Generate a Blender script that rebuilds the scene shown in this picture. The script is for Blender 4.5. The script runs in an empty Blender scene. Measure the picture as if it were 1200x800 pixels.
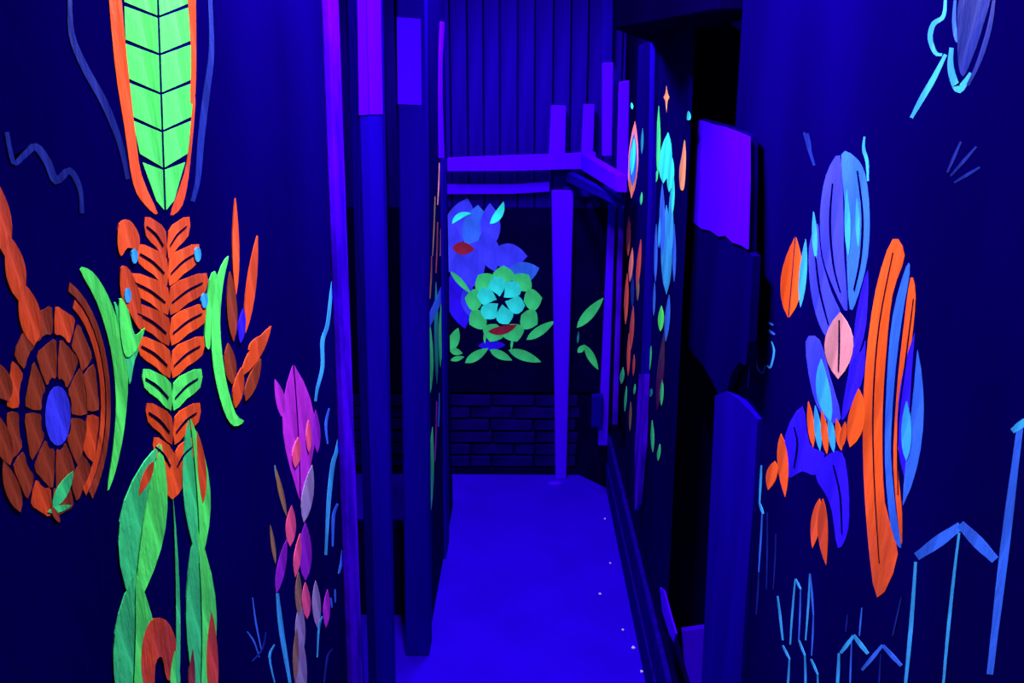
import bpy, bmesh, math, random
from mathutils import Vector, Matrix
random.seed(7)
S = bpy.context.scene
C = S.collection

# ------------------------------------------------------------------ camera, world, lamps, exposure
F = 1078.0                      # focal length in pixels of the 1200 x 800 frame
PITCH = math.radians(14.8)
YAW = math.radians(0.874)
EYE = Vector((0, 0, 1.75))
cd = bpy.data.cameras.new('camera')
cam = bpy.data.objects.new('camera', cd); C.objects.link(cam)
cd.sensor_width = 36.0; cd.lens = 36.0*F/1200.0
cd.clip_start = 0.02
cam.location = EYE
cam.rotation_euler = (math.pi/2-PITCH, 0, YAW)
S.camera = cam

w = bpy.data.worlds.new('world'); S.world = w; w.use_nodes = True
w.node_tree.nodes['Background'].inputs[0].default_value = (0.01, 0.0, 0.12, 1)
w.node_tree.nodes['Background'].inputs[1].default_value = 0.3

def area(name, loc, sx, sy, power, rot=(0, 0, 0)):
    l = bpy.data.lights.new(name, 'AREA'); l.shape = 'RECTANGLE'
    l.size = sx; l.size_y = sy; l.energy = power
    l.color = (0.92, 0.95, 1.0)
    o = bpy.data.objects.new(name, l); C.objects.link(o)
    o.location = loc; o.rotation_euler = rot
    return o
LAMPS = [((-0.05, 1.35, 2.37), 0.7, 60.0), ((-0.05, 3.15, 2.37), 0.9, 44.0), ((-0.80, 3.30, 2.37), 0.6, 9.0)]  # third lamp is added, unseen, to brighten the floor behind the left posts
for loc, ln, pw in LAMPS:
    area('ultraviolet_lamp_light', loc, 0.05, ln, pw)

v = S.view_settings
v.view_transform = 'Standard'; v.look = 'None'; v.gamma = 1.0; v.exposure = 0.0
v.use_curve_mapping = False

# ------------------------------------------------------------------ pixel helpers
ROT = cam.rotation_euler.to_matrix()
def ray(px, py):
    return (ROT @ Vector(((px-600)/F, -(py-400)/F, -1))).normalized()
class Plane:
    """a vertical or horizontal surface of the place; n points towards the viewer's side"""
    def __init__(self, p, n): self.p = Vector(p); self.n = Vector(n).normalized()
    def at(self, px, py, off=0.0):
        d = ray(px, py); q = self.p + self.n*off
        t = (q-EYE).dot(self.n)/d.dot(self.n)
        return EYE + d*t
def PX(x): return Plane((x, 0, 0), (-1 if x > 0 else 1, 0, 0))
def PY(y): return Plane((0, y, 0), (0, -1, 0))
def PZ(z): return Plane((0, 0, z), (0, 0, 1))

# ------------------------------------------------------------------ materials
# Every surface colour is its visible response to the black light (what it glows or reflects under it).
MATS = {}
def mat(name, col, col2=None, scale=6.0, stretch=(1, 1, 1), rough=0.6, bump=0.0, bscale=40.0,
        spec=0.0, detail=4.0, lo=0.35, hi=0.65):
    if name in MATS: return MATS[name]
    m = bpy.data.materials.new(name); m.use_nodes = True
    nt = m.node_tree; b = nt.nodes['Principled BSDF']
    b.inputs['Roughness'].default_value = rough
    b.inputs['Specular IOR Level'].default_value = spec
    b.inputs['Specular Tint'].default_value = (0.25, 0.05, 1.0, 1)
    tc = nt.nodes.new('ShaderNodeTexCoord'); mp = nt.nodes.new('ShaderNodeMapping')
    mp.inputs['Scale'].default_value = stretch
    nt.links.new(tc.outputs['Object'], mp.inputs['Vector'])
    if col2 is None: col2 = tuple(c*0.75 for c in col)
    nz = nt.nodes.new('ShaderNodeTexNoise')
    nz.inputs['Scale'].default_value = scale; nz.inputs['Detail'].default_value = detail
    nt.links.new(mp.outputs['Vector'], nz.inputs['Vector'])
    rp = nt.nodes.new('ShaderNodeValToRGB')
    rp.color_ramp.elements[0].position = lo; rp.color_ramp.elements[0].color = (*col2, 1)
    rp.color_ramp.elements[1].position = hi; rp.color_ramp.elements[1].color = (*col, 1)
    nt.links.new(nz.outputs['Fac'], rp.inputs['Fac'])
    nt.links.new(rp.outputs['Color'], b.inputs['Base Color'])
    if bump:
        n2 = nt.nodes.new('ShaderNodeTexNoise'); n2.inputs['Scale'].default_value = bscale
        n2.inputs['Detail'].default_value = 5
        nt.links.new(mp.outputs['Vector'], n2.inputs['Vector'])
        bp = nt.nodes.new('ShaderNodeBump'); bp.inputs['Strength'].default_value = bump
        bp.inputs['Distance'].default_value = 0.01
        nt.links.new(n2.outputs['Fac'], bp.inputs['Height'])
        nt.links.new(bp.outputs['Normal'], b.inputs['Normal'])
    MATS[name] = m
    return m

FLOOR = mat('floor_concrete', (0.0125, 0, 0.58), (0.0105, 0, 0.50), 5, bump=0.15, bscale=60, rough=0.7)
DARK = mat('dark_wall_paint', (0.0012, 0, 0.078), (0.0008, 0, 0.050), 3.5, (1, 1, 0.5), bump=0.10, bscale=55, rough=0.5)
BLACK = mat('black_paint', (0.0010, 0, 0.035), (0.0006, 0, 0.022), 5, bump=0.2)
POSTP = mat('dark_blue_timber_paint', (0.0040, 0, 0.27), (0.0030, 0, 0.20), 6, (3, 3, 0.4), bump=0.25, bscale=40)
BARE = mat('pale_unpainted_wood', (0.044, 0.0, 0.95), (0.036, 0.0, 0.85), 5, (4, 4, 0.3), bump=0.15, bscale=40)
BAREDIM = mat('scuffed_pale_wood', (0.050, 0.0, 0.75), (0.012, 0, 0.33), 9, (2, 2, 0.6), bump=0.3, bscale=40)
PLANK = mat('dark_plank_paint', (0.0050, 0, 0.23), (0.0028, 0, 0.14), 4, (6, 6, 0.5), bump=0.3, bscale=30)
BRICK = mat('dark_brick', (0.0040, 0, 0.120), (0.0018, 0, 0.06), 9, bump=0.6, bscale=30)
MORTAR = mat('mortar', (0.0022, 0, 0.07), (0.0012, 0, 0.04), 9, bump=0.5)
BRACK = mat('metal_housing', (0.02, 0.01, 0.25), (0.015, 0.008, 0.2), 5)

def paint(name, c, k=0.62):
    return mat('paint_'+name, c, tuple(x*k for x in c), 14, (1, 1, 0.35), rough=0.38, bump=0.35, bscale=45, spec=0.12, lo=0.38, hi=0.6)
GREEN = paint('green', (0.090, 0.86, 0.13)); GREEN2 = paint('sea_green', (0.045, 0.62, 0.20))
ORANGE = paint('orange', (0.85, 0.085, 0.010)); ORANGE2 = paint('deep_orange', (0.62, 0.058, 0.008)); ORANGEDIM = paint('dimmed', (0.26, 0.034, 0.008))  # third one: orange darkened to carry the light falloff around the round flower
BLUE = paint('blue', (0.042, 0.042, 0.95)); MIDB = paint('mid_blue', (0.030, 0.12, 0.85)); SKY = paint('sky_blue', (0.035, 0.32, 0.85))
DIMB = paint('thin_blue', (0.006, 0.014, 0.22)); TURQ = paint('turquoise', (0.03, 0.80, 0.78)); VIOL = paint('violet', (0.026, 0.006, 0.95))
MAG = paint('magenta', (0.46, 0.020, 0.62)); PINK = paint('pink', (0.80, 0.075, 0.22)); SALMON = paint('salmon', (0.62, 0.21, 0.30))
PURP = paint('purple', (0.26, 0.012, 0.55)); LILAC = paint('lilac', (0.30, 0.20, 0.50)); DRED = paint('dark_red', (0.24, 0.012, 0.04))
OCHRE = paint('ochre', (0.25, 0.12, 0.05)); PALE = paint('pale_chip', (0.55, 0.40, 0.95)); CORAL = paint('coral', (0.90, 0.20, 0.12)); TEAL = paint('teal', (0.008, 0.20, 0.26))
APRI = paint('apricot', (0.95, 0.30, 0.12)); MAROON = paint('maroon', (0.06, 0.004, 0.07))

# ------------------------------------------------------------------ mesh helpers
def link(name, me, m, parent=None):
    o = bpy.data.objects.new(name, me); C.objects.link(o)
    if m: me.materials.append(m)
    if parent: o.parent = parent
    return o
def tag(o, label, cat, group=None):
    o['label'] = label; o['category'] = cat
    if group: o['group'] = group
    return o
def struct(o): o['kind'] = 'structure'; return o
def empty(name, loc):
    o = bpy.data.objects.new(name, None); C.objects.link(o); o.location = loc
    o.empty_display_size = 0.05
    return o
def put(o, parent):            # parent that sits at a plain location
    o.parent = parent; o.location = o.location - parent.location
    return o
def bevel_mesh(bm, wd):
    if wd > 0:
        bmesh.ops.bevel(bm, geom=list(bm.edges), offset=wd, segments=1, affect='EDGES', clamp_overlap=True)
def finish(bm, name):
    bmesh.ops.recalc_face_normals(bm, faces=list(bm.faces))
    me = bpy.data.meshes.new(name); bm.to_mesh(me); bm.free(); return me
def box(name, lo, hi, m, parent=None, bev=0.0):
    lo = Vector(lo); hi = Vector(hi); c = (lo+hi)/2
    bm = bmesh.new()
    bmesh.ops.create_cube(bm, size=1.0)
    for vv in bm.verts: vv.co = Vector((vv.co.x*(hi.x-lo.x), vv.co.y*(hi.y-lo.y), vv.co.z*(hi.z-lo.z)))
    bevel_mesh(bm, bev)
    o = link(name, finish(bm, name), m); o.location = c
    if parent: put(o, parent)
    return o
def prism(name, pts, ext, m, parent=None, bev=0.0):
    """pts: 3-D outline; ext: extrusion vector"""
    ext = Vector(ext); c = sum((Vector(p) for p in pts), Vector())/len(pts)
    bm = bmesh.new()
    a = [bm.verts.new(Vector(p)-c) for p in pts]
    b = [bm.verts.new(Vector(p)-c+ext) for p in pts]
    f1 = bm.faces.new(a); f2 = bm.faces.new(b[::-1])
    n = len(pts)
    for i in range(n):
        bm.faces.new((a[i], a[(i+1) % n], b[(i+1) % n], b[i]))
    if bev: bevel_mesh(bm, bev)
    else:
        bm.normal_update(); bmesh.ops.triangulate(bm, faces=[f1, f2], ngon_method='EAR_CLIP')
    o = link(name, finish(bm, name), m); o.location = c
    if parent: put(o, parent)
    return o
def plate(name, plane, px, thick, m, parent=None, off=0.0, bev=0.0, back=True, floor=False, top=None):
    """an outline seen at pixels px, standing on a surface of the place; extruded away from the viewer (back) or towards"""
    pts = [plane.at(x, y, off) for x, y in px]
    return prism(name, pts, plane.n*(-thick if back else thick), m, parent, bev)
def ground_line(a, b, z):
    t = (z-a.z)/(b.z-a.z); return a+(b-a)*t
def upright(name, plane, tl, tr, bl, br, thick, m, parent=None, z0=None, z1=None, bev=0.003, off=0.0):
    """board traced by its left and right edges; ends stretched along the edges to heights z0 / z1"""
    TL, TR, BL, BR = [plane.at(x, y, off) for x, y in (tl, tr, bl, br)]
    if z0 is not None: BL, BR = ground_line(TL, BL, z0), ground_line(TR, BR, z0)
    if z1 is not None: TL, TR = ground_line(BL, TL, z1), ground_line(BR, TR, z1)
    return prism(name, [TL, TR, BR, BL], plane.n*-thick, m, parent, bev)

# ------------------------------------------------------------------ the setting
XL, XR, YB, ZC = -0.32, 0.375, 4.15, 2.45
struct(box('floor', (-1.3, -1.5, -0.1), (1.25, YB+0.1, 0.0), FLOOR))
struct(box('ceiling', (-1.3, -1.5, ZC), (1.25, YB+0.1, ZC+0.1), DARK))
struct(box('wall_front', (-1.3, -1.6, 0), (1.25, -1.5, ZC), DARK))
struct(box('wall_left', (XL-0.03, -1.5, 0), (XL, 1.60, ZC), DARK))
struct(box('wall_left_far', (XL-0.05, 2.70, 0), (XL, 3.76, ZC), DARK))
struct(box('wall_right', (XR, -1.5, 0), (XR+0.03, 1.70, ZC), DARK))
struct(box('wall_right_far', (XR+0.02, 2.33, 0.28), (XR+0.03, 3.42, 1.93), DARK))
struct(box('wall_right_end', (XR+0.06, 2.80, 0), (XR+0.10, YB, ZC), BLACK))
struct(box('wall_side_room', (-1.25, -1.5, 0), (-1.20, YB, ZC), BLACK))
# recess behind the broken board
struct(box('wall_recess_back', (XR+0.10, 2.80, 0), (1.15, 2.85, ZC), DARK))
struct(box('wall_recess_side', (1.10, 1.5, 0), (1.15, 2.80, ZC), DARK))
struct(box('wall_recess_near', (XR+0.03, 1.60, 0), (1.10, 1.65, ZC), BLACK))

# back wall: mortar bed with bricks, a dark painted board, upright planks
wb = struct(box('wall_back', (-1.3, YB, 0), (1.25, YB+0.06, ZC), MORTAR))
WBP = PY(YB)
zr = 0.403; rows = 6; ch = (zr-0.035)/rows
bl = 0.205
def brick_mesh(L, H):
    bm = bmesh.new(); bmesh.ops.create_cube(bm, size=1.0)
    for vv in bm.verts: vv.co = Vector((vv.co.x*L, vv.co.y*0.05, vv.co.z*H))
    bevel_mesh(bm, 0.004)
    return finish(bm, 'brick')
bms = [brick_mesh(bl-0.011, ch-0.010), brick_mesh(bl*0.48-0.006, ch-0.010)]
for me in bms: me.materials.append(BRICK)
for r in range(rows):
    x = -1.18 - (bl/2 if r % 2 else 0)
    while x < 0.17:
        half = random.random() < 0.12
        L = bl*0.48 if half else bl
        o = bpy.data.objects.new('brick', bms[1 if half else 0]); C.objects.link(o)
        o.location = (x+L/2, YB-0.004+random.uniform(-0.006, 0.006), 0.035+ch*(r+0.5))
        o.rotation_euler = (random.uniform(-.05, .02), random.uniform(-.012, .012), random.uniform(-.02, .02))
        put(o, wb); x += L
box('kick_board', (-1.2, YB-0.035, 0), (0.43, YB, 0.033), BLACK, wb, 0.003)
box('mural_board', (-1.2, YB-0.03, zr+0.012), (0.43, YB, 1.275), BLACK, wb, 0.002)
a = PZ(0).at(668, 551); b = PZ(0).at(713, 571); b.x = min(b.x, 0.372)
box('corner_panel', (0.30, YB-0.02, 0.033), (0.43, YB, zr+0.012), BLACK, wb, 0.002)
prism('corner_board', [a, b, b+Vector((0, 0, 0.40)), a+Vector((0, 0, 0.40))], (0.01, 0.012, 0), BLACK, wb)
x = -1.2; i = 0
while x < 0.42:
    wd = random.uniform(0.068, 0.080)
    d = random.uniform(0, 0.010)
    o = box('plank', (x+0.003, YB-0.020-d, 1.275), (min(x+wd, 0.43)-0.003, YB, ZC), PLANK, wb, 0.004)
    x += wd

# right-hand foot of the wall: four long boards
bb = struct(box('baseboard_right', (XR+0.012, 1.95, 0), (XR+0.055, YB-0.04, 0.285), BLACK))
for k in range(4):
    z0 = 0.002+k*0.0715
    box('plank', (XR-0.004*(k % 2), 1.95, z0), (XR+0.012, 3.95, z0+0.066), PLANK, bb, 0.004)
plate('bare_edge', PX(XR), [(773, 688), (778, 692), (786, 722), (792, 742), (789, 752), (784, 742), (776, 716)], 0.004, BARE, bb, off=0.006)

# soffit over the right-hand wall
sp = [(0.47, 3.28), (0.215, 2.40), (0.37, 1.90), (0.47, 1.90)]
so = prism('soffit_board', [(x, y, 1.915) for x, y in sp], (0, 0, 0.12), BLACK, None, 0.004)
tag(so, 'black slanted soffit board high above the right-hand murals', 'soffit')
so['kind'] = 'structure'

# ------------------------------------------------------------------ timber, left side
PL = PX(XL)
PL_edge = tag(upright('edge_batten', PL, (386, 0), (397, 0), (415, 800), (426, 800), 0.014, BAREDIM, z0=0.0, z1=ZC, off=0.014),
    'pale scuffed batten along the edge of the left mural wall', 'batten')
p1 = empty('timber_post', (-0.36, 1.95, 0))
upright('post_body', PY(1.95), (401, -100), (441, -100), (430, 800), (459, 800), 0.09, POSTP, p1, z0=0, z1=ZC, bev=0.024)
e0, e1 = [PY(1.95).at(441+18*(y+100)/900, y) for y in (-70, 134)]       # right arris of the post
h = Vector((0.024, 0, 0)); hb = Vector((0, 0.024, 0))
prism('bare_patch', [PY(1.95).at(418, -70), e0-h, e1-h, PY(1.95).at(421, 135)], (0, -0.003, 0), BARE, p1)
prism('bare_patch', [e0-h, e0+hb, e1+hb, e1-h], (0.0018, -0.0018, 0), BARE, p1)
tag(p1, 'dark blue post beside the left mural wall, its bare top violet', 'post')
p2 = empty('timber_post', (-0.36, 2.62, 0))
upright('post_body', PY(2.62), (463, -100), (496, -100), (475, 770), (503, 770), 0.095, POSTP, p2, z0=0, z1=ZC, bev=0.005)
plate('bare_patch', PY(2.62), [(465, 20), (493, 22), (494, 123), (466, 122)], 0.003, BARE, p2, off=0.003)
tag(p2, 'dark blue post at the corner of the far left wall, with square violet patch', 'post')
tag(plate('edge_strip', PL, [(518, 25), (521, 26), (518.5, 70), (518.5, 120), (521, 185), (516.5, 185), (516, 110), (516.5, 60)], 0.008, BARE, off=0.008),
    'thin curved violet strip at the far end of the left wall, upper half', 'strip')
tag(upright('edge_batten', PL, (518.5, 186), (523, 186), (522, 560), (526, 560), 0.010, POSTP, z0=0.0, off=0.0115, bev=0.002),
    'dark blue batten at the far end of the left wall, beside the leaves', 'batten')
cr = empty('low_screen', (-0.6, 2.87, 0))
box('panel', (-0.90, 2.865, 0), (-0.39, 2.885, 0.335), BLACK, cr, 0.002)
box('top_rail', (-0.90, 2.855, 0.335), (-0.385, 2.895, 0.352), BLACK, cr, 0.003)
tag(cr, 'low black screen on the floor seen between the two left posts', 'screen')

# ------------------------------------------------------------------ timber frame at the back
FR = empty('timber_stand', (0.15, 4.05, 0))
PF = PY(4.02)
upright('post', PY(4.06), (646, 196), (673, 196), (651, 545), (664, 545), 0.05, BARE, FR, z0=0.0, z1=1.36, bev=0.004)
plate('front_rail', PF, [(524, 185), (600, 182), (663, 180), (698, 178), (700, 198), (668, 198), (600, 200), (524, 201)], 0.035, BARE, FR, bev=0.003)
plate('rear_rail', PY(4.09), [(500, 216), (600, 216), (644, 213), (644, 225), (600, 227), (500, 228)], 0.03, BARE, FR, bev=0.003)
plate('stub', PY(4.05), [(646, 123), (663.5, 124), (662, 185), (643, 185)], 0.04, BARE, FR, bev=0.003)
plate('stub', PY(4.05), [(684, 122), (697, 122), (695, 185), (681, 185)], 0.04, BARE, FR, bev=0.003)
# diagonal rail to the right wall
a = PF.at(690, 179); b = PF.at(690, 199)
e = PX(XR-0.02).at(735, 205); g = PX(XR-0.02).at(735, 226)
prism('side_rail', [a, e, g, b], (-0.035, 0.02, 0), BARE, FR, 0.003)
a = PY(4.05).at(672, 201); b = PY(4.05).at(672, 214); e = PX(XR-0.01).at(733, 232); g = PX(XR-0.01).at(733, 242)
prism('under_rail', [a, e, g, b], (-0.03, 0.02, 0), POSTP, FR, 0.003)
plate('cross_rail', PY(4.09), [(660, 218), (724, 218), (724, 231), (660, 231)], 0.03, POSTP, FR, bev=0.003)
tag(FR, 'pale violet timber frame of post and rails before the back wall', 'frame')

tag(upright('upright_board', PY(4.08), (706, 0), (719, 0), (705, 74), (718, 74), 0.05, POSTP, z1=ZC, bev=0.004),
    'dark blue upright in the far right corner, above the violet boards', 'board')
tag(upright('upright_board', PY(3.95), (706, 73), (719, 73), (706, 183), (717, 183), 0.03, BARE, bev=0.003),
    'narrow violet board left of the dark slot, above the rail', 'board')
tag(upright('upright_board', PY(3.62), (726, 96), (738, 94), (723, 212), (736, 212), 0.03, BARE, bev=0.003),
    'violet board right of the dark slot, touching the orange mural', 'board')
tag(upright('upright_board', PY(3.88), (714, 232), (722, 232), (701, 522), (712, 522), 0.03, BARE, bev=0.003),
    'leaning violet board behind the small grey box, low on the right', 'board')
tag(upright('upright_board', PY(3.70), (726, 232), (732, 232), (718, 498), (724, 498), 0.03, BAREDIM, bev=0.003),
    'slender blue board between leaning violet board and right mural', 'board')
jb = empty('junction_box', PY(3.84).at(700, 483))
plate('housing', PY(3.845), [(694, 464), (707, 463), (706, 501), (693, 501)], 0.035, POSTP, jb, bev=0.003)
plate('cover', PY(3.845), [(695.5, 466), (705.5, 465), (704.5, 499), (694.5, 499)], 0.004, POSTP, jb, off=0.004, bev=0.001)
tag(jb, 'small dull blue box fixed to the leaning violet board', 'junction box')

# ------------------------------------------------------------------ right-hand side
PR = PX(XR+0.02)
tag(plate('joint_batten', PR, [(763, 30), (768, 38), (764, 240), (757, 440), (751, 440), (759, 240), (762, 60)], 0.012, POSTP, off=0.012),
    'dark blue batten over the joint between the two right murals', 'batten')
tag(plate('joint_batten', PR, [(749, 438), (757, 438), (754, 520), (748, 590), (744, 598), (744, 520)], 0.012, BAREDIM, off=0.016),
    'short bright batten at the foot of the mural joint, right wall', 'batten')
# broken board across the opening
A = Vector((0.435, 2.36, 0)); B = Vector((0.345, 1.42, 0)); dn = (B-A); 
PBR = Plane(A, Vector((dn.y, -dn.x, 0)))            # normal turned into the corridor
bo = empty('broken_board', PBR.at(840, 300))
plate('sheet', PBR, [(803, 138), (822, 139), (850, 147), (879, 159), (879, 210), (877, 295), (882, 300), (880, 345), (877, 400), (874, 428), (866, 424), (858, 436), (852, 458), (842, 462), (834, 446), (824, 428), (812, 414), (804, 402), (797, 386), (797, 260)], 0.012, DARK, bo)
plate('bare_patch', PBR, [(804, 140), (822, 141), (836, 146), (850, 149), (878, 160), (878, 215), (876, 292), (868, 287), (858, 284), (850, 276), (842, 277), (832, 270), (822, 268), (812, 260), (800, 258)], 0.002, BARE, bo, off=0.003)
tag(bo, 'broken dark board across the right opening with big bare violet patch', 'board')
PS = Plane((0.352, 1.7, 0), (-1, -0.05, 0))
pts = [PS.at(x, y) for x, y in [(838, 463), (852, 458), (866, 468), (888, 491), (882, 600), (874, 700), (868, 800)]]
bl_, br_ = PS.at(822, 800), PS.at(868, 800)
pts.append(ground_line(PS.at(886, 500), br_, 0.0)); pts.append(ground_line(PS.at(838, 463), bl_, 0.0))
o = prism('low_partition', pts, (0.016, 0.0, 0), POSTP)
tag(o, 'waist-high dark blue board standing before the right wall edge, top broken off', 'board')
o = upright('board_offcut', PY(2.44), (799, 739), (828, 735), (804, 800), (826, 800), 0.02, BARE, z0=0.0, bev=0.002)
tag(o, 'bright violet board end standing low in the right recess', 'offcut')

# ------------------------------------------------------------------ crumbs on the floor
for k, (x, y, s) in enumerate([(709, 608, 1), (715, 660, .8), (703, 696, 1), (730, 738, 1), (742, 759, 1.2), (752, 787, 1)]):
    c = PZ(0).at(x, y); pts = []
    for j in range(5):
        an = j*1.2566+random.uniform(-.3, .3); r = random.uniform(.0035, .006)*s
        pts.append((c.x+r*math.cos(an), c.y+1.3*r*math.sin(an), 0.0))
    o = prism('paint_chip', pts, (0, 0, 0.003), PALE)
    tag(o, 'tiny pale chip on the floor, '+['farthest', 'second farthest', 'third farthest', 'third nearest', 'second nearest', 'nearest'][k]+' of those along the right baseboard', 'chip', 'pale chips along the right baseboard')
c = PZ(0).at(650, 566)
o = prism('paper_scrap', [(c.x+u*0.037, c.y+vv*0.028, 0) for u, vv in [(-1, -.3), (-.4, -.8), (.5, -.6), (1, .1), (.4, .7), (-.5, .5)]], (0, 0, 0.002), BARE)
tag(o, 'small pale scrap on the floor at the foot of the timber post', 'scrap')

# ------------------------------------------------------------------ black-light fixtures on the ceiling (above the frame; the side-room one is added)
for k, (loc, ln, pw) in enumerate(LAMPS):
    fx = empty('lamp_fixture', (loc[0], loc[1], ZC))
    box('housing', (loc[0]-0.04, loc[1]-ln/2-0.04, ZC-0.035), (loc[0]+0.04, loc[1]+ln/2+0.04, ZC), BRACK, fx, 0.004)
    for s in (-1, 1):
        yy = loc[1]+s*(ln/2+0.025)
        box('tube_holder', (loc[0]-0.02, yy-0.01, ZC-0.075), (loc[0]+0.02, yy+0.01, ZC-0.035), BRACK, fx, 0.003)
    tag(fx, ['ceiling black light fixture above the near murals', 'ceiling black light fixture above the far passage', 'added unseen ceiling black light in the left side room'][k], 'lamp', 'ceiling black lights')

# ------------------------------------------------------------------ painted murals: flat plain shapes in thick paint
def smooth(pts, n=3):
    out = []; L = len(pts)
    for i in range(L):
        p0, p1, p2, p3 = pts[i-1], pts[i], pts[(i+1) % L], pts[(i+2) % L]
        for k in range(n):
            t = k/n; t2 = t*t; t3 = t2*t
            out.append(tuple(0.5*((2*p1[j])+(-p0[j]+p2[j])*t+(2*p0[j]-5*p1[j]+4*p2[j]-p3[j])*t2+(-p0[j]+3*p1[j]-3*p2[j]+p3[j])*t3) for j in (0, 1)))
    return out
def curve(p, q, bend, n=9):
    dx, dy = q[0]-p[0], q[1]-p[1]
    m = ((p[0]+q[0])/2-dy*bend, (p[1]+q[1])/2+dx*bend)
    return [((1-t)**2*p[0]+2*t*(1-t)*m[0]+t*t*q[0], (1-t)**2*p[1]+2*t*(1-t)*m[1]+t*t*q[1]) for t in [i/(n-1) for i in range(n)]]
def ribbon(line, widths):
    n = len(line); L = []; R = []
    for i, (x, y) in enumerate(line):
        a = line[max(i-1, 0)]; b = line[min(i+1, n-1)]
        dx, dy = b[0]-a[0], b[1]-a[1]; l = math.hypot(dx, dy) or 1
        w = widths(i/(n-1)) if callable(widths) else widths
        L.append((x-dy/l*w/2, y+dx/l*w/2)); R.append((x+dy/l*w/2, y-dx/l*w/2))
    return L+R[::-1]
def leafw(w, peak=0.45):
    def f(t):
        return max(0.35, w*(math.sin(math.pi*(t**(math.log(.5)/math.log(peak))))**0.8 if 0 < t < 1 else 0))
    return f
def leaf(p, q, w, bend=0.0, peak=0.45): return ribbon(curve(p, q, bend), leafw(w, peak))
def half_leaf(p, q, w, side, bend=0.0, gap=1.2, peak=0.45):
    c = curve(p, q, bend); f = leafw(w, peak); n = len(c); A = []; B = []
    for i, (x, y) in enumerate(c):
        a = c[max(i-1, 0)]; b = c[min(i+1, n-1)]; dx, dy = b[0]-a[0], b[1]-a[1]; l = math.hypot(dx, dy) or 1
        ww = max(f(i/(n-1))/2, gap/2+0.3)
        A.append((x-side*dy/l*gap/2, y+side*dx/l*gap/2)); B.append((x-side*dy/l*ww, y+side*dx/l*ww))
    return A+B[::-1]
def oval(cx, cy, rx, ry, n=16): return [(cx+rx*math.cos(2*math.pi*i/n), cy+ry*math.sin(2*math.pi*i/n)) for i in range(n)]
def sector(cx, cy, r0, r1, a0, a1, asp, n=5):
    a0, a1 = math.radians(a0), math.radians(a1); o = []
    for i in range(n+1): a = a0+(a1-a0)*i/n; o.append((cx+r1*asp*math.cos(a), cy+r1*math.sin(a)))
    for i in range(n, -1, -1): a = a0+(a1-a0)*i/n; o.append((cx+r0*asp*math.cos(a), cy+r0*math.sin(a)))
    return o
class Mural:
    def __init__(self, name, plane, px, label, cat='mural', base=0.0):
        self.plane = plane; self.base = base; self.k = 0
        self.root = empty(name, plane.at(*px)); tag(self.root, label, cat)
    def add(self, name, pts, m, layer=0):
        self.k += 1; th = 0.0003+0.000012*self.k+0.0004*layer
        pts = [self.plane.at(x, y, self.base+th) for x, y in pts]
        prism(name, pts, self.plane.n*-th, m, self.root)
    def stroke(self, line, w, m, name='brush_stroke', layer=0):
        n = len(line); f = (lambda t: w*(0.45+0.55*math.sin(math.pi*min(max(t, .08), .92)))) if not callable(w) else w
        self.add(name, ribbon(line, f), m, layer)
def spl(pts, n=4):
    out = []
    for i in range(len(pts)-1):
        p0 = pts[max(i-1, 0)]; p1 = pts[i]; p2 = pts[i+1]; p3 = pts[min(i+2, len(pts)-1)]
        for k in range(n):
            t = k/n; t2 = t*t; t3 = t2*t
            out.append(tuple(0.5*((2*p1[j])+(-p0[j]+p2[j])*t+(2*p0[j]-5*p1[j]+4*p2[j]-p3[j])*t2+(-p0[j]+3*p1[j]-3*p2[j]+p3[j])*t3) for j in (0, 1)))
    out.append(pts[-1]); return out

# --- left wall: tall green and orange plant-like shapes
m = Mural('tall_mural', PL, (190, 400), 'tall mural of green and orange shapes on the left wall')
# long green leaf at the top, cut by slanting gaps
segs = [(-60, 18), (21, 62), (65, 108), (111, 152), (155, 196), (199, 246)]
def lw(y):
    return 40 if y < 70 else max(3, 40-(y-70)*0.06-(max(0, y-165)**1.25)*0.088)
for i, (y0, y1) in enumerate(segs):
    for s in (-1, 1):
        cx0 = 183+(y0+60)*0.035; cx1 = 183+(y1+60)*0.035
        sl = 14 if i < 5 else 9
        m.add('painted_leaf', [(cx0+s*1.2, y0), (cx0+s*lw(y0), y0-sl), (cx1+s*lw(y1-6), y1-sl-2), (cx1+s*1.2, y1)], GREEN)
m.add('painted_leaf', smooth([(126, -40), (138, -40), (148, 60), (158, 150), (166, 205), (185, 250), (170, 240), (156, 215), (146, 150), (134, 70)]), ORANGE)
m.add('painted_leaf', smooth([(218, -40), (228, -40), (230, 40), (229, 110), (223, 118), (224, 60)]), ORANGE2)
m.add('painted_leaf', smooth([(226, 120), (229, 122), (222, 200), (214, 240), (200, 252), (210, 222), (219, 190)]), ORANGE2)
m.stroke(spl([(82, -10), (84, 40), (100, 80), (122, 120), (140, 165), (150, 210)]), 9, DIMB)
m.stroke(spl([(246, -10), (248, 60), (242, 110), (236, 160), (232, 210), (226, 236)]), 8, DIMB)
m.stroke(spl([(8, 155), (16, 190), (28, 182), (42, 172), (56, 190), (66, 212), (82, 200), (94, 222), (96, 250)]), 9, DIMB)
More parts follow.
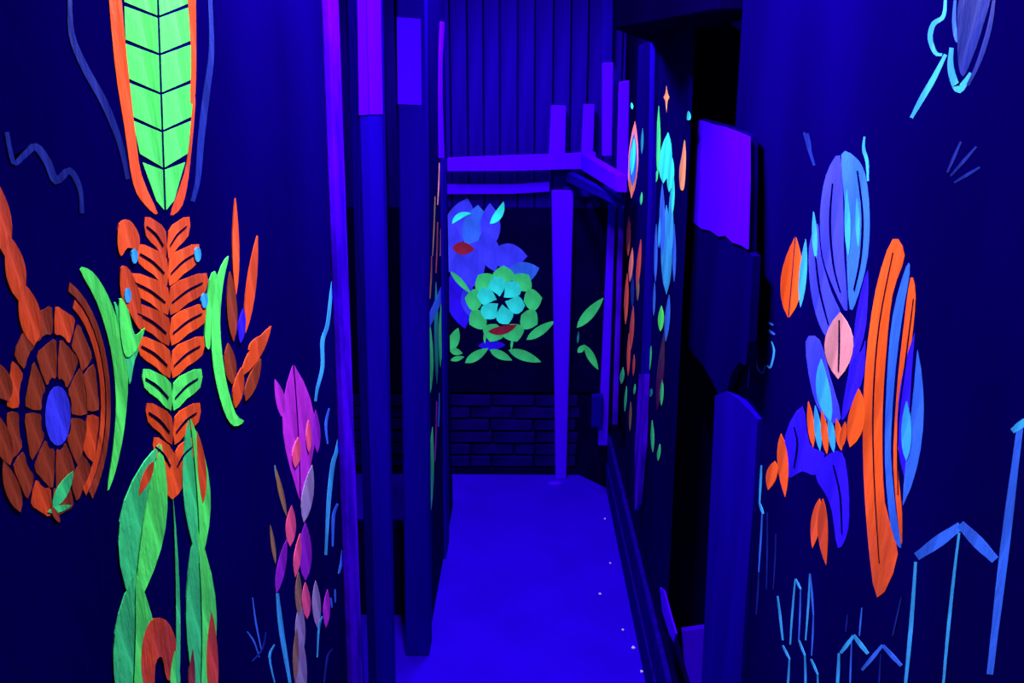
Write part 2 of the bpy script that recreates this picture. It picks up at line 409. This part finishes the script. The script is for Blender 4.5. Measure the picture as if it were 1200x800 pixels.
# orange fern of paired fronds
ys = [268, 300, 334, 370, 408, 446, 486, 526]
for i, y in enumerate(ys):
    wd = [26, 36, 44, 42, 38, 34, 31, 24][i]
    cx = 196+i*1.2
    for s in (-1, 1):
        c = GREEN if i in (5,) else (ORANGE if (i+(s > 0)) % 3 else ORANGE2)
        m.add('painted_frond', smooth([(cx+s*1.5, y+35), (cx+s*1.5, y+3), (cx+s*wd*.5, y-9), (cx+s*wd, y-14), (cx+s*wd*.96, y+8), (cx+s*wd*.5, y+21)], 2), c)
m.add('painted_leaf', leaf((202, 585), (204, 530), 26), ORANGE)
for i, y in enumerate(ys):
    wd = [26, 36, 44, 42, 38, 34, 31, 24][i]; cx = 196+i*1.2
    for s in (-1, 1): m.stroke(spl([(cx+s*4, y+20), (cx+s*wd*.5, y+6), (cx+s*wd*.9, y-3)]), 1.5, BLACK, 'dark_line', 1)
for cx, cy in ((158, 300), (232, 298), (150, 346), (240, 352)):
    m.add('painted_dot', oval(cx, cy, 4, 9, 10), SKY, 1)
m.add('painted_frond', smooth([(140, 262), (152, 258), (163, 275), (162, 292), (150, 290), (142, 300), (138, 285)]), ORANGE)
m.add('painted_frond', smooth([(142, 314), (152, 316), (164, 345), (166, 386), (154, 370), (142, 345)]), ORANGE2)
m.add('painted_leaf', smooth([(140, 350), (150, 362), (158, 392), (170, 384), (160, 410), (148, 418), (142, 395)]), GREEN)
# green blades below
for (p, q, wd, bd) in [((158, 712), (188, 520), 54, -.06), ((152, 860), (158, 672), 50, .03), ((234, 660), (222, 490), 32, .03), ((234, 830), (230, 620), 36, .04)]:
    for s in (-1, 1): m.add('painted_blade', half_leaf(p, q, wd, s, bd, 1.6, 0.5), GREEN if s > 0 else GREEN2)
m.add('painted_blade', leaf((180, 540), (163, 580), 10), ORANGE2)
m.add('painted_blade', leaf((238, 590), (231, 505), 10, 0.05), ORANGE2)
m.add('painted_leaf', smooth([(168, 800), (166, 760), (176, 728), (194, 726), (206, 750), (208, 790), (196, 796), (190, 770), (182, 780), (180, 830)]), ORANGE2)
m.add('painted_leaf', leaf((206, 830), (205, 762), 12), GREEN)
m.add('painted_leaf', leaf((250, 830), (248, 716), 14), ORANGE2)
m.add('painted_leaf', leaf((224, 830), (226, 760), 8), ORANGEDIM)
m.add('painted_stem', leaf((207, 840), (203, 584), 5, .03, .4), GREEN2)
# right-hand sprig: green crescent with orange petals
m.add('painted_crescent', smooth([(268, 300), (256, 322), (248, 372), (250, 430), (262, 480), (274, 499), (286, 493), (276, 484), (264, 440), (258, 380), (262, 330)]), GREEN)
m.add('painted_leaf', smooth([(240, 395), (246, 328), (254, 322), (248, 370), (246, 408)]), GREEN)
for p, q, wd, c in [((277, 345), (276, 232), 8, ORANGE), ((288, 390), (302, 276), 11, ORANGE2), ((274, 400), (270, 318), 12, ORANGEDIM), ((284, 440), (318, 382), 14, ORANGE2),
                    ((272, 450), (268, 402), 14, ORANGEDIM), ((288, 470), (306, 420), 12, ORANGEDIM), ((276, 478), (284, 430), 12, ORANGE2), ((292, 410), (310, 392), 9, ORANGE2)]:
    m.add('painted_petal', leaf(p, q, wd), c)
m.add('painted_petal', leaf((282, 402), (286, 362), 8), VIOL, 1)

# --- big round flower, far left
m = Mural('round_flower_mural', PL, (66, 485), 'large rust-orange round flower with a blue centre at the left edge')
asp = 0.42
m.add('painted_centre', oval(68, 487, 15, 35, 20), BLUE)
for k in range(8):
    a = k*45+6; m.add('painted_petal', smooth(sector(66, 485, 44, 86, a, a+39, asp, 3), 2), ORANGEDIM)
for k in range(12):
    a = k*30+3
    m.add('painted_petal', smooth(sector(62, 482, 92, 122, a, a+26, asp+.02, 3), 2), ORANGEDIM if k % 3 else ORANGE2)
for r0, r1, a0, a1, c in ((127, 138, -64, 50, ORANGE2), (141, 152, -72, 46, ORANGEDIM)):
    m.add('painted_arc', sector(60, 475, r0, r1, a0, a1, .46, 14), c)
m.add('painted_crescent', smooth([(94, 316), (108, 318), (126, 345), (142, 390), (150, 440), (146, 500), (136, 550), (126, 575), (132, 530), (136, 470), (130, 410), (114, 355)]), GREEN)
m.add('painted_crescent', smooth([(134, 355), (142, 368), (152, 400), (168, 396), (158, 422), (152, 450), (146, 410)]), GREEN2)
for p, q, wd in [((6, 300), (-6, 210), 22), ((22, 352), (10, 275), 24), ((40, 405), (26, 330), 26)]:
    m.add('painted_stem', leaf(p, q, wd, .05), ORANGE2)
m.add('painted_leaf', leaf((62, 596), (86, 552), 14), GREEN2)
m.add('painted_leaf', leaf((56, 600), (84, 592), 8), GREEN2)
for p, q, wd in [((24, 600), (4, 540), 18), ((70, 612), (60, 592), 7), ((10, 470), (-10, 420), 26), ((12, 545), (-8, 480), 22)]:
    m.add('painted_petal', leaf(p, q, wd), ORANGEDIM)

# --- magenta bud
m = Mural('magenta_bud_mural', PL, (350, 560), 'small magenta and pink bud mural low on the left wall')
m.add('painted_petal', half_leaf((352, 585), (344, 428), 40, 1, .02, 1.5, .55), MAG)
m.add('painted_petal', half_leaf((352, 585), (344, 428), 36, -1, .02, 1.5, .55), MAG)
m.add('painted_petal', leaf((330, 488), (322, 444), 11, .1), MAG)
m.add('painted_petal', leaf((372, 530), (370, 480), 9), PURP)
m.add('painted_petal', leaf((356, 612), (366, 545), 13), LILAC, 1)
m.add('painted_petal', leaf((340, 640), (342, 592), 12), PINK)
m.add('painted_petal', leaf((358, 680), (358, 612), 15), PURP)
m.add('painted_petal', leaf((346, 676), (352, 625), 8), PINK, 1)
m.add('painted_petal', leaf((324, 695), (336, 632), 10), PURP)
m.add('painted_petal', leaf((372, 735), (370, 680), 10), LILAC)
m.add('painted_petal', leaf((382, 735), (384, 690), 8), MAG)
m.add('painted_petal', leaf((360, 725), (358, 682), 10), PINK)
m.add('painted_petal', leaf((352, 770), (352, 705), 12), LILAC)
m.add('painted_petal', leaf((352, 830), (354, 748), 14), LILAC)
m.add('painted_stem', leaf((336, 605), (322, 545), 6), OCHRE)
m.add('painted_stem', leaf((323, 660), (317, 615), 5), OCHRE)
m.add('painted_stem', leaf((350, 720), (350, 670), 8), OCHRE)
m.add('painted_stem', leaf((346, 800), (348, 735), 7), OCHRE)
m.add('painted_spot', leaf((346, 548), (350, 512), 10), PINK, 2)
m.add('painted_spot', leaf((362, 530), (362, 492), 6), PINK, 2)

# --- light blue strokes beside the batten
m = Mural('blue_squiggle_mural', PL, (380, 500), 'light blue squiggled strokes beside the pale batten, left wall')
for line, wd, c in [([(392, 315), (388, 345), (384, 380), (378, 400), (378, 430), (372, 455), (370, 470)], 4.5, SKY),
                    ([(398, 510), (394, 530), (390, 545), (386, 580), (384, 610), (382, 650)], 5, SKY),
                    ([(386, 478), (382, 498), (384, 520)], 3, MIDB), ([(396, 590), (391, 605), (390, 640)], 3.5, MIDB),
                    ([(402, 640), (400, 660), (397, 672)], 3, MIDB), ([(325, 695), (330, 740), (340, 800)], 6, SKY),
                    ([(322, 800), (316, 770), (322, 755)], 2.5, SKY), ([(296, 700), (300, 730), (306, 760)], 2, MIDB), ([(290, 740), (298, 752), (304, 770)], 2, MIDB),
                    ([(372, 770), (374, 735), (378, 722)], 2, SKY), ([(322, 545), (326, 570)], 2.5, SKY), ([(388, 700), (389, 712)], 2, MIDB), ([(393, 690), (393, 706)], 2, MIDB),
                    ([(380, 800), (384, 770), (390, 760)], 2, DIMB), ([(296, 775), (308, 760), (312, 740)], 2, DIMB)]:
    m.stroke(spl(line), wd, c)

# --- right wall: blue bud with orange leaves
PRN = PX(XR)
m = Mural('blue_bud_mural', PRN, (980, 420), 'tall blue bud mural with orange leaves on the right wall')
m.add('painted_petal', smooth([(986, 181), (1002, 184), (1014, 205), (1019, 250), (1017, 300), (1006, 345), (996, 362), (992, 300), (990, 240)]), MIDB)
m.add('painted_petal', smooth([(984, 182), (988, 240), (989, 300), (993, 364), (978, 340), (964, 300), (961, 250), (968, 205)]), BLUE)
m.add('painted_petal', smooth([(958, 262), (962, 300), (974, 342), (986, 372), (974, 398), (960, 380), (950, 340), (948, 290)]), BLUE)
m.add('painted_petal', smooth([(1017, 316), (1015, 380), (1004, 420), (994, 440), (1000, 400), (1004, 364)]), VIOL)
m.add('painted_petal', leaf((982, 444), (984, 366), 34, 0, .5), SALMON, 1)
m.add('painted_vein', leaf((994, 300), (992, 222), 7), SKY, 1)
m.add('painted_vein', leaf((1006, 290), (1004, 232), 5), SKY, 1)
m.add('painted_vein', leaf((956, 305), (953, 248), 6), SKY, 1)
m.stroke(spl([(1013, 160), (1012, 175), (1016, 190), (1017, 212)]), 4, SKY)
m.add('painted_leaf', half_leaf((924, 372), (932, 278), 26, 1), ORANGE); m.add('painted_leaf', half_leaf((924, 372), (932, 278), 26, -1), ORANGE2)
m.add('painted_leaf', leaf((938, 360), (944, 280), 9), SKY)
m.add('painted_petal', smooth([(944, 400), (960, 398), (972, 440), (985, 490), (968, 492), (952, 460)]), BLUE)
m.add('painted_petal', leaf((974, 494), (962, 420), 16, -.1), SKY, 1)
m.add('painted_petal', smooth([(996, 430), (1010, 410), (1014, 400), (1012, 440), (1000, 470), (986, 492)]), VIOL)
for k, x in enumerate((948, 956, 964, 972, 981)):
    m.add('painted_band', leaf((x+5, 530-abs(2-k)*3+k*1), (x-1, 470+k*5), 8), (ORANGE, SKY)[k % 2])
m.add('painted_petal', leaf((996, 524), (1006, 455), 20, .08), ORANGE)
m.add('painted_petal', leaf((986, 525), (990, 494), 8), ORANGE2)
m.add('painted_petal', smooth([(940, 476), (948, 520), (966, 532), (956, 556), (940, 552), (922, 558), (920, 510)]), VIOL)
m.add('painted_petal', smooth([(966, 536), (986, 530), (994, 570), (994, 620), (982, 642), (975, 600), (968, 580), (956, 558)]), VIOL)
m.add('painted_leaf', leaf((915, 508), (920, 582), 13), ORANGE); m.add('painted_leaf', leaf((908, 540), (900, 574), 13), ORANGE)
m.add('painted_leaf', leaf((960, 584), (952, 642), 12), ORANGE); m.add('painted_leaf', leaf((964, 584), (968, 662), 12, .05), ORANGE2)

for line in ([(975, 215), (972, 260), (976, 310), (984, 342)], [(1004, 200), (1010, 250), (1008, 300), (1000, 340)], [(955, 300), (960, 340), (970, 380)], [(930, 500), (934, 520), (930, 548)], [(976, 545), (984, 580), (986, 625)], [(983, 375), (983, 405), (982, 435)]):
    m.stroke(spl(line), 1.6, BLACK, 'dark_line', 2)

# --- striped blades
m = Mural('striped_blade_mural', PRN, (1045, 500), 'long curved orange and blue striped blades on the right wall')
m.add('painted_blade', smooth([(1046, 280), (1060, 300), (1046, 345), (1038, 420), (1034, 500), (1037, 590), (1052, 650), (1028, 700), (1016, 620), (1011, 520), (1014, 430), (1026, 340)]), ORANGE)
m.add('painted_blade', smooth([(1062, 312), (1066, 320), (1056, 380), (1048, 450), (1044, 530), (1050, 600), (1056, 642), (1044, 618), (1037, 540), (1039, 450), (1046, 370)]), MIDB)
m.add('painted_blade', smooth([(1067, 325), (1073, 350), (1066, 420), (1058, 480), (1052, 540), (1057, 600), (1056, 638), (1047, 550), (1050, 470), (1058, 390)]), ORANGE)
m.add('painted_blade', leaf((1060, 560), (1072, 390), 14, -.08), VIOL)
m.add('painted_blade', leaf((1058, 592), (1075, 410), 16, .08), MIDB)
m.add('painted_blade', leaf((1062, 540), (1062, 470), 12), SKY, 1)

for line in ([(1046, 296), (1030, 380), (1023, 470), (1024, 560), (1030, 660)], [(1070, 350), (1060, 430), (1052, 500), (1052, 580)]):
    m.stroke(spl(line), 1.3, BLACK, 'dark_line', 1)

# --- blue line drawing of roofs
m = Mural('roofline_mural', PRN, (1060, 720), 'blue outlined rooftops and towers low on the right wall')
def seg(a, b, wd, c): m.stroke(curve(a, b, random.uniform(-.015, .015), 7), (lambda t: wd*(0.55+0.45*math.sin(math.pi*min(max(t, .1), .9)))), c)
for a, b, wd, c in [((1074, 652), (1125, 616), 14, MIDB), ((1125, 614), (1166, 656), 14, MIDB), ((1073, 658), (1059, 820), 5, SKY), ((1124, 624), (1104, 820), 4, SKY),
                    ((1196, 495), (1160, 790), 11, MIDB), ((1186, 505), (1206, 490), 9, SKY), ((1000, 745), (985, 765), 5, SKY), ((1000, 744), (1017, 766), 5, SKY), ((983, 765), (980, 820), 4, SKY), ((998, 752), (996, 820), 2, MIDB),
                    ((1034, 756), (1010, 785), 5, MIDB), ((1034, 756), (1056, 780), 5, MIDB), ((1032, 766), (1029, 820), 2, DIMB),
                    ((932, 678), (926, 755), 2.5, SKY), ((932, 678), (938, 690), 2.5, SKY), ((938, 690), (936, 750), 2, MIDB), ((936, 750), (943, 768), 2.5, SKY), ((943, 768), (944, 820), 2.5, SKY),
                    ((949, 672), (944, 750), 2.5, SKY), ((949, 672), (953, 720), 2, MIDB), ((953, 720), (951, 768), 2, MIDB), ((950, 772), (958, 790), 2.5, SKY), ((958, 790), (958, 820), 2, SKY),
                    ((911, 698), (917, 750), 2.5, SKY), ((917, 756), (925, 772), 2.5, SKY), ((925, 772), (922, 820), 2.5, SKY),
                    ((892, 545), (890, 590), 2.5, SKY), ((890, 590), (894, 602), 3, SKY), ((893, 602), (889, 670), 2, MIDB), ((889, 670), (886, 720), 2, DIMB), ((899, 600), (898, 690), 1.6, DIMB), ((909, 625), (906, 690), 1.6, DIMB),
                    ((1010, 712), (1007, 745), 2, MIDB), ((1056, 700), (1046, 745), 2, DIMB), ((993, 720), (991, 740), 1.6, DIMB)]:
    seg(a, b, wd, c)

# --- cloud outline and dashes
m = Mural('cloud_outline_mural', PRN, (892, 395), 'thin light blue cloud outline at the edge of the right wall')
m.stroke(spl([(898, 358), (893, 344), (888, 352), (889, 364), (882, 376), (880, 395), (884, 410), (887, 404), (886, 420), (888, 432), (894, 437), (897, 428)]), 2.6, SKY)
m.stroke(spl([(904, 400), (907, 412), (903, 430), (899, 428)]), 2.4, SKY)
m.stroke([(897, 377), (901, 378), (906, 381)], 3, MIDB); m.stroke([(897, 386), (902, 388), (908, 392)], 3, MIDB)
m.stroke(spl([(879, 420), (877, 440), (876, 455)]), 1.6, MIDB)

# --- turquoise loops and faint dashes, top right
m = Mural('loop_stroke_mural', PRN, (1120, 60), 'turquoise looped brush strokes high in the right corner')
m.stroke(spl([(1108, -10), (1106, 18), (1094, 28), (1090, 45), (1096, 62), (1104, 64)]), 6, SKY)
m.stroke(spl([(1115, 56), (1114, 80), (1122, 104), (1130, 98), (1138, 86)]), 9, SKY)
m.stroke(spl([(1108, 64), (1094, 92), (1080, 116), (1068, 138)]), 7, SKY)
m.stroke(spl([(1166, -10), (1160, 30), (1148, 70), (1134, 100)]), 6, DIMB)
m.stroke(spl([(1120, -10), (1118, 25), (1122, 48), (1128, 40)]), 5, MIDB)
m.add('painted_patch', smooth([(1126, -10), (1160, -10), (1152, 30), (1140, 66), (1128, 90), (1122, 60)]), DIMB)
for a, b in [((1126, 166), (1110, 202)), ((1144, 172), (1114, 206)), ((1148, 196), (1118, 214)), ((946, 156), (950, 180)), ((942, 155), (954, 194))]:
    m.stroke([a, ((a[0]+b[0])/2, (a[1]+b[1])/2), b], 4, DIMB)

# --- back wall: blue clump and green rosette with leaves
m = Mural('rosette_mural', WBP, (580, 340), 'green and turquoise rosette over a blue leafy clump, back wall', base=0.031)
for p, q, wd, c in [((530, 290), (548, 232), 34, BLUE), ((556, 300), (560, 240), 34, MIDB), ((575, 292), (574, 238), 24, BLUE), ((525, 320), (530, 258), 26, BLUE), ((536, 345), (560, 282), 40, BLUE),
                    ((580, 318), (566, 270), 26, BLUE), ((572, 300), (618, 300), 30, BLUE), ((590, 326), (632, 314), 26, MIDB), ((545, 385), (530, 318), 30, VIOL), ((552, 372), (548, 332), 20, BLUE), ((560, 405), (592, 404), 12, VIOL)]:
    m.add('painted_leaf', leaf(p, q, wd, 0, .5), c)
m.add('painted_leaf', leaf((574, 262), (590, 236), 10, .2), TURQ, 1)
m.add('painted_leaf', leaf((530, 290), (556, 292), 15), DRED, 1)
m.add('painted_leaf', leaf((530, 262), (552, 250), 7, -.3), TURQ, 1)
cx, cy = 590, 357
for k in range(9):
    a = math.radians(k*40-90)
    m.add('painted_petal', leaf((cx+24*math.cos(a), cy+24*math.sin(a)), (cx+46*math.cos(a), cy+46*math.sin(a)), 26, 0, .45), GREEN2, 1)
for k in range(6):
    a = math.radians(k*60+12)
    m.add('painted_petal', leaf((cx-3+5*math.cos(a), cy-5+5*math.sin(a)), (cx-3+29*math.cos(a), cy-5+29*math.sin(a)), 21, .12, .6), TURQ, 2)
m.add('painted_leaf', leaf((572, 388), (606, 380), 10, .15), DRED, 3)
for p, q, wd, c in [((545, 425), (572, 408), 11, GREEN2), ((574, 410), (600, 422), 10, GREEN2), ((596, 410), (634, 424), 12, GREEN2), ((528, 422), (544, 418), 6, GREEN2), ((527, 412), (537, 384), 13, GREEN2), ((527, 410), (542, 414), 8, GREEN2),
                    ((617, 398), (650, 376), 11, GREEN2), ((676, 384), (707, 349), 12, GREEN2), ((677, 413), (686, 404), 7, GREEN2), ((685, 404), (701, 433), 9, GREEN2), ((568, 402), (568, 388), 3, GREEN2), ((599, 410), (601, 392), 3, GREEN2), ((528, 318), (552, 344), 7, GREEN2), ((677, 402), (678, 388), 2.5, TEAL)]:
    m.add('painted_leaf', leaf(p, q, wd), c)

# --- left wall, far end
m = Mural('leaf_streak_mural', PL, (510, 400), 'long sea-green leaves and faint streaks on the far left wall', base=0.0015)
for p, q, wd, c in [((499, 256), (499, 210), 7, TEAL), ((503, 465), (504, 380), 9, GREEN2), ((516, 430), (518, 345), 5, GREEN2), ((503, 610), (507, 500), 7, GREEN2), ((521, 575), (522, 452), 4.5, GREEN2), ((512, 450), (511, 330), 5, TEAL), ((521, 392), (522, 330), 4, TEAL)]:
    m.add('painted_leaf', leaf(p, q, wd), c)
for a, b, c in [((515, 190), (513, 240), SALMON), ((510, 230), (507, 300), OCHRE), ((518, 210), (516, 300), OCHRE), ((506, 300), (504, 350), ORANGEDIM), ((513, 260), (511, 320), ORANGEDIM), ((500, 300), (501, 340), OCHRE), ((512, 470), (510, 540), PURP), ((515, 460), (514, 500), MIDB)]:
    m.stroke([a, ((a[0]+b[0])/2+.4, (a[1]+b[1])/2), b], 1.6, c)
m.add('painted_band', [(500, 392), (501, 372), (523, 322), (524, 340)], VIOL, 1)

# --- right wall far: two strips of bright patches
m = Mural('orange_streak_mural', PR, (745, 330), 'narrow orange and turquoise streaked mural beside the violet board')
for p, q, wd, c in [((740, 232), (744, 142), 12, CORAL), ((741, 218), (743, 156), 9, MIDB), ((740, 205), (743, 162), 6, TURQ)]:
    m.add('painted_petal', leaf(p, q, wd), c, 0 if c is CORAL else (1 if c is MIDB else 2))
for p, q, wd, c in [((741, 128), (740, 120), 3, TURQ), ((752, 180), (753, 150), 3, TEAL), ((751, 240), (752, 225), 3, GREEN2), ((736, 300), (737, 252), 5, ORANGE), ((738, 330), (741, 290), 5, CORAL), ((746, 340), (751, 280), 5, ORANGE2),
                    ((733, 380), (735, 320), 5, ORANGE), ((741, 360), (741, 320), 4, DIMB), ((739, 410), (742, 358), 5, ORANGE2), ((736, 440), (737, 390), 4, ORANGE), ((742, 440), (743, 415), 3, ORANGE2), ((747, 352), (748, 325), 3, OCHRE),
                    ((722, 345), (724, 310), 5, TURQ), ((720, 370), (721, 345), 3, CORAL), ((719, 410), (720, 375), 3, GREEN2), ((728, 450), (730, 430), 5, GREEN2), ((732, 482), (734, 452), 3, GREEN2), ((738, 505), (739, 470), 3, OCHRE), ((743, 462), (744, 450), 2.5, GREEN2), ((724, 300), (725, 275), 3, TURQ)]:
    if p[0] < 727: continue
    m.add('painted_petal', leaf(p, q, wd), c)

m = Mural('blue_plume_mural', PR, (780, 300), 'turquoise and blue plume mural on the right wall beneath an orange star', base=0.0015)
m.add('painted_star', [(781, 100), (782.6, 110), (784.5, 114), (782.6, 118), (781, 132), (779.6, 118), (777.5, 114), (779.6, 110)], APRI)
for p, q, wd, c, l in [((777, 215), (783, 155), 15, TURQ, 0), ((784, 225), (788, 185), 8, TURQ, 0), ((765, 205), (769, 128), 6, GREEN2, 0), ((771, 205), (772, 124), 5, GREEN2, 0), ((767, 215), (770, 200), 5, GREEN2, 0),
                       ((781, 345), (781, 240), 13, SKY, 0), ((776, 300), (776, 215), 7, MIDB, 0), ((786, 300), (786, 222), 6, SKY, 0), ((788, 250), (789, 205), 4, TURQ, 0), ((768, 330), (769, 262), 4, MIDB, 0), ((790, 330), (790, 262), 4, MIDB, 0),
                       ((772, 290), (773, 255), 3, SKY, 1), ((766, 370), (767, 330), 3, MIDB, 0), ((780, 400), (784, 345), 6, MIDB, 0), ((774, 388), (775, 358), 7, GREEN, 0), ((770, 480), (778, 390), 8, MAROON, 0),
                       ((759, 440), (763, 405), 4, GREEN2, 0), ((757, 470), (760, 440), 4, GREEN2, 0), ((775, 475), (776, 445), 4, GREEN2, 0), ((765, 530), (764, 492), 4, GREEN2, 0), ((771, 540), (773, 520), 4, GREEN2, 0), ((762, 465), (763, 455), 4, TEAL, 0)]:
    m.add('painted_plume', leaf(p, q, wd), c, l)
m.add('painted_patch', smooth([(797, 220), (796, 200), (799, 182), (802, 164), (803.5, 180), (803, 205), (801, 222)]), APRI)
m.add('painted_patch', smooth([(805, 140), (806, 130), (809, 134), (809, 140)]), TURQ)
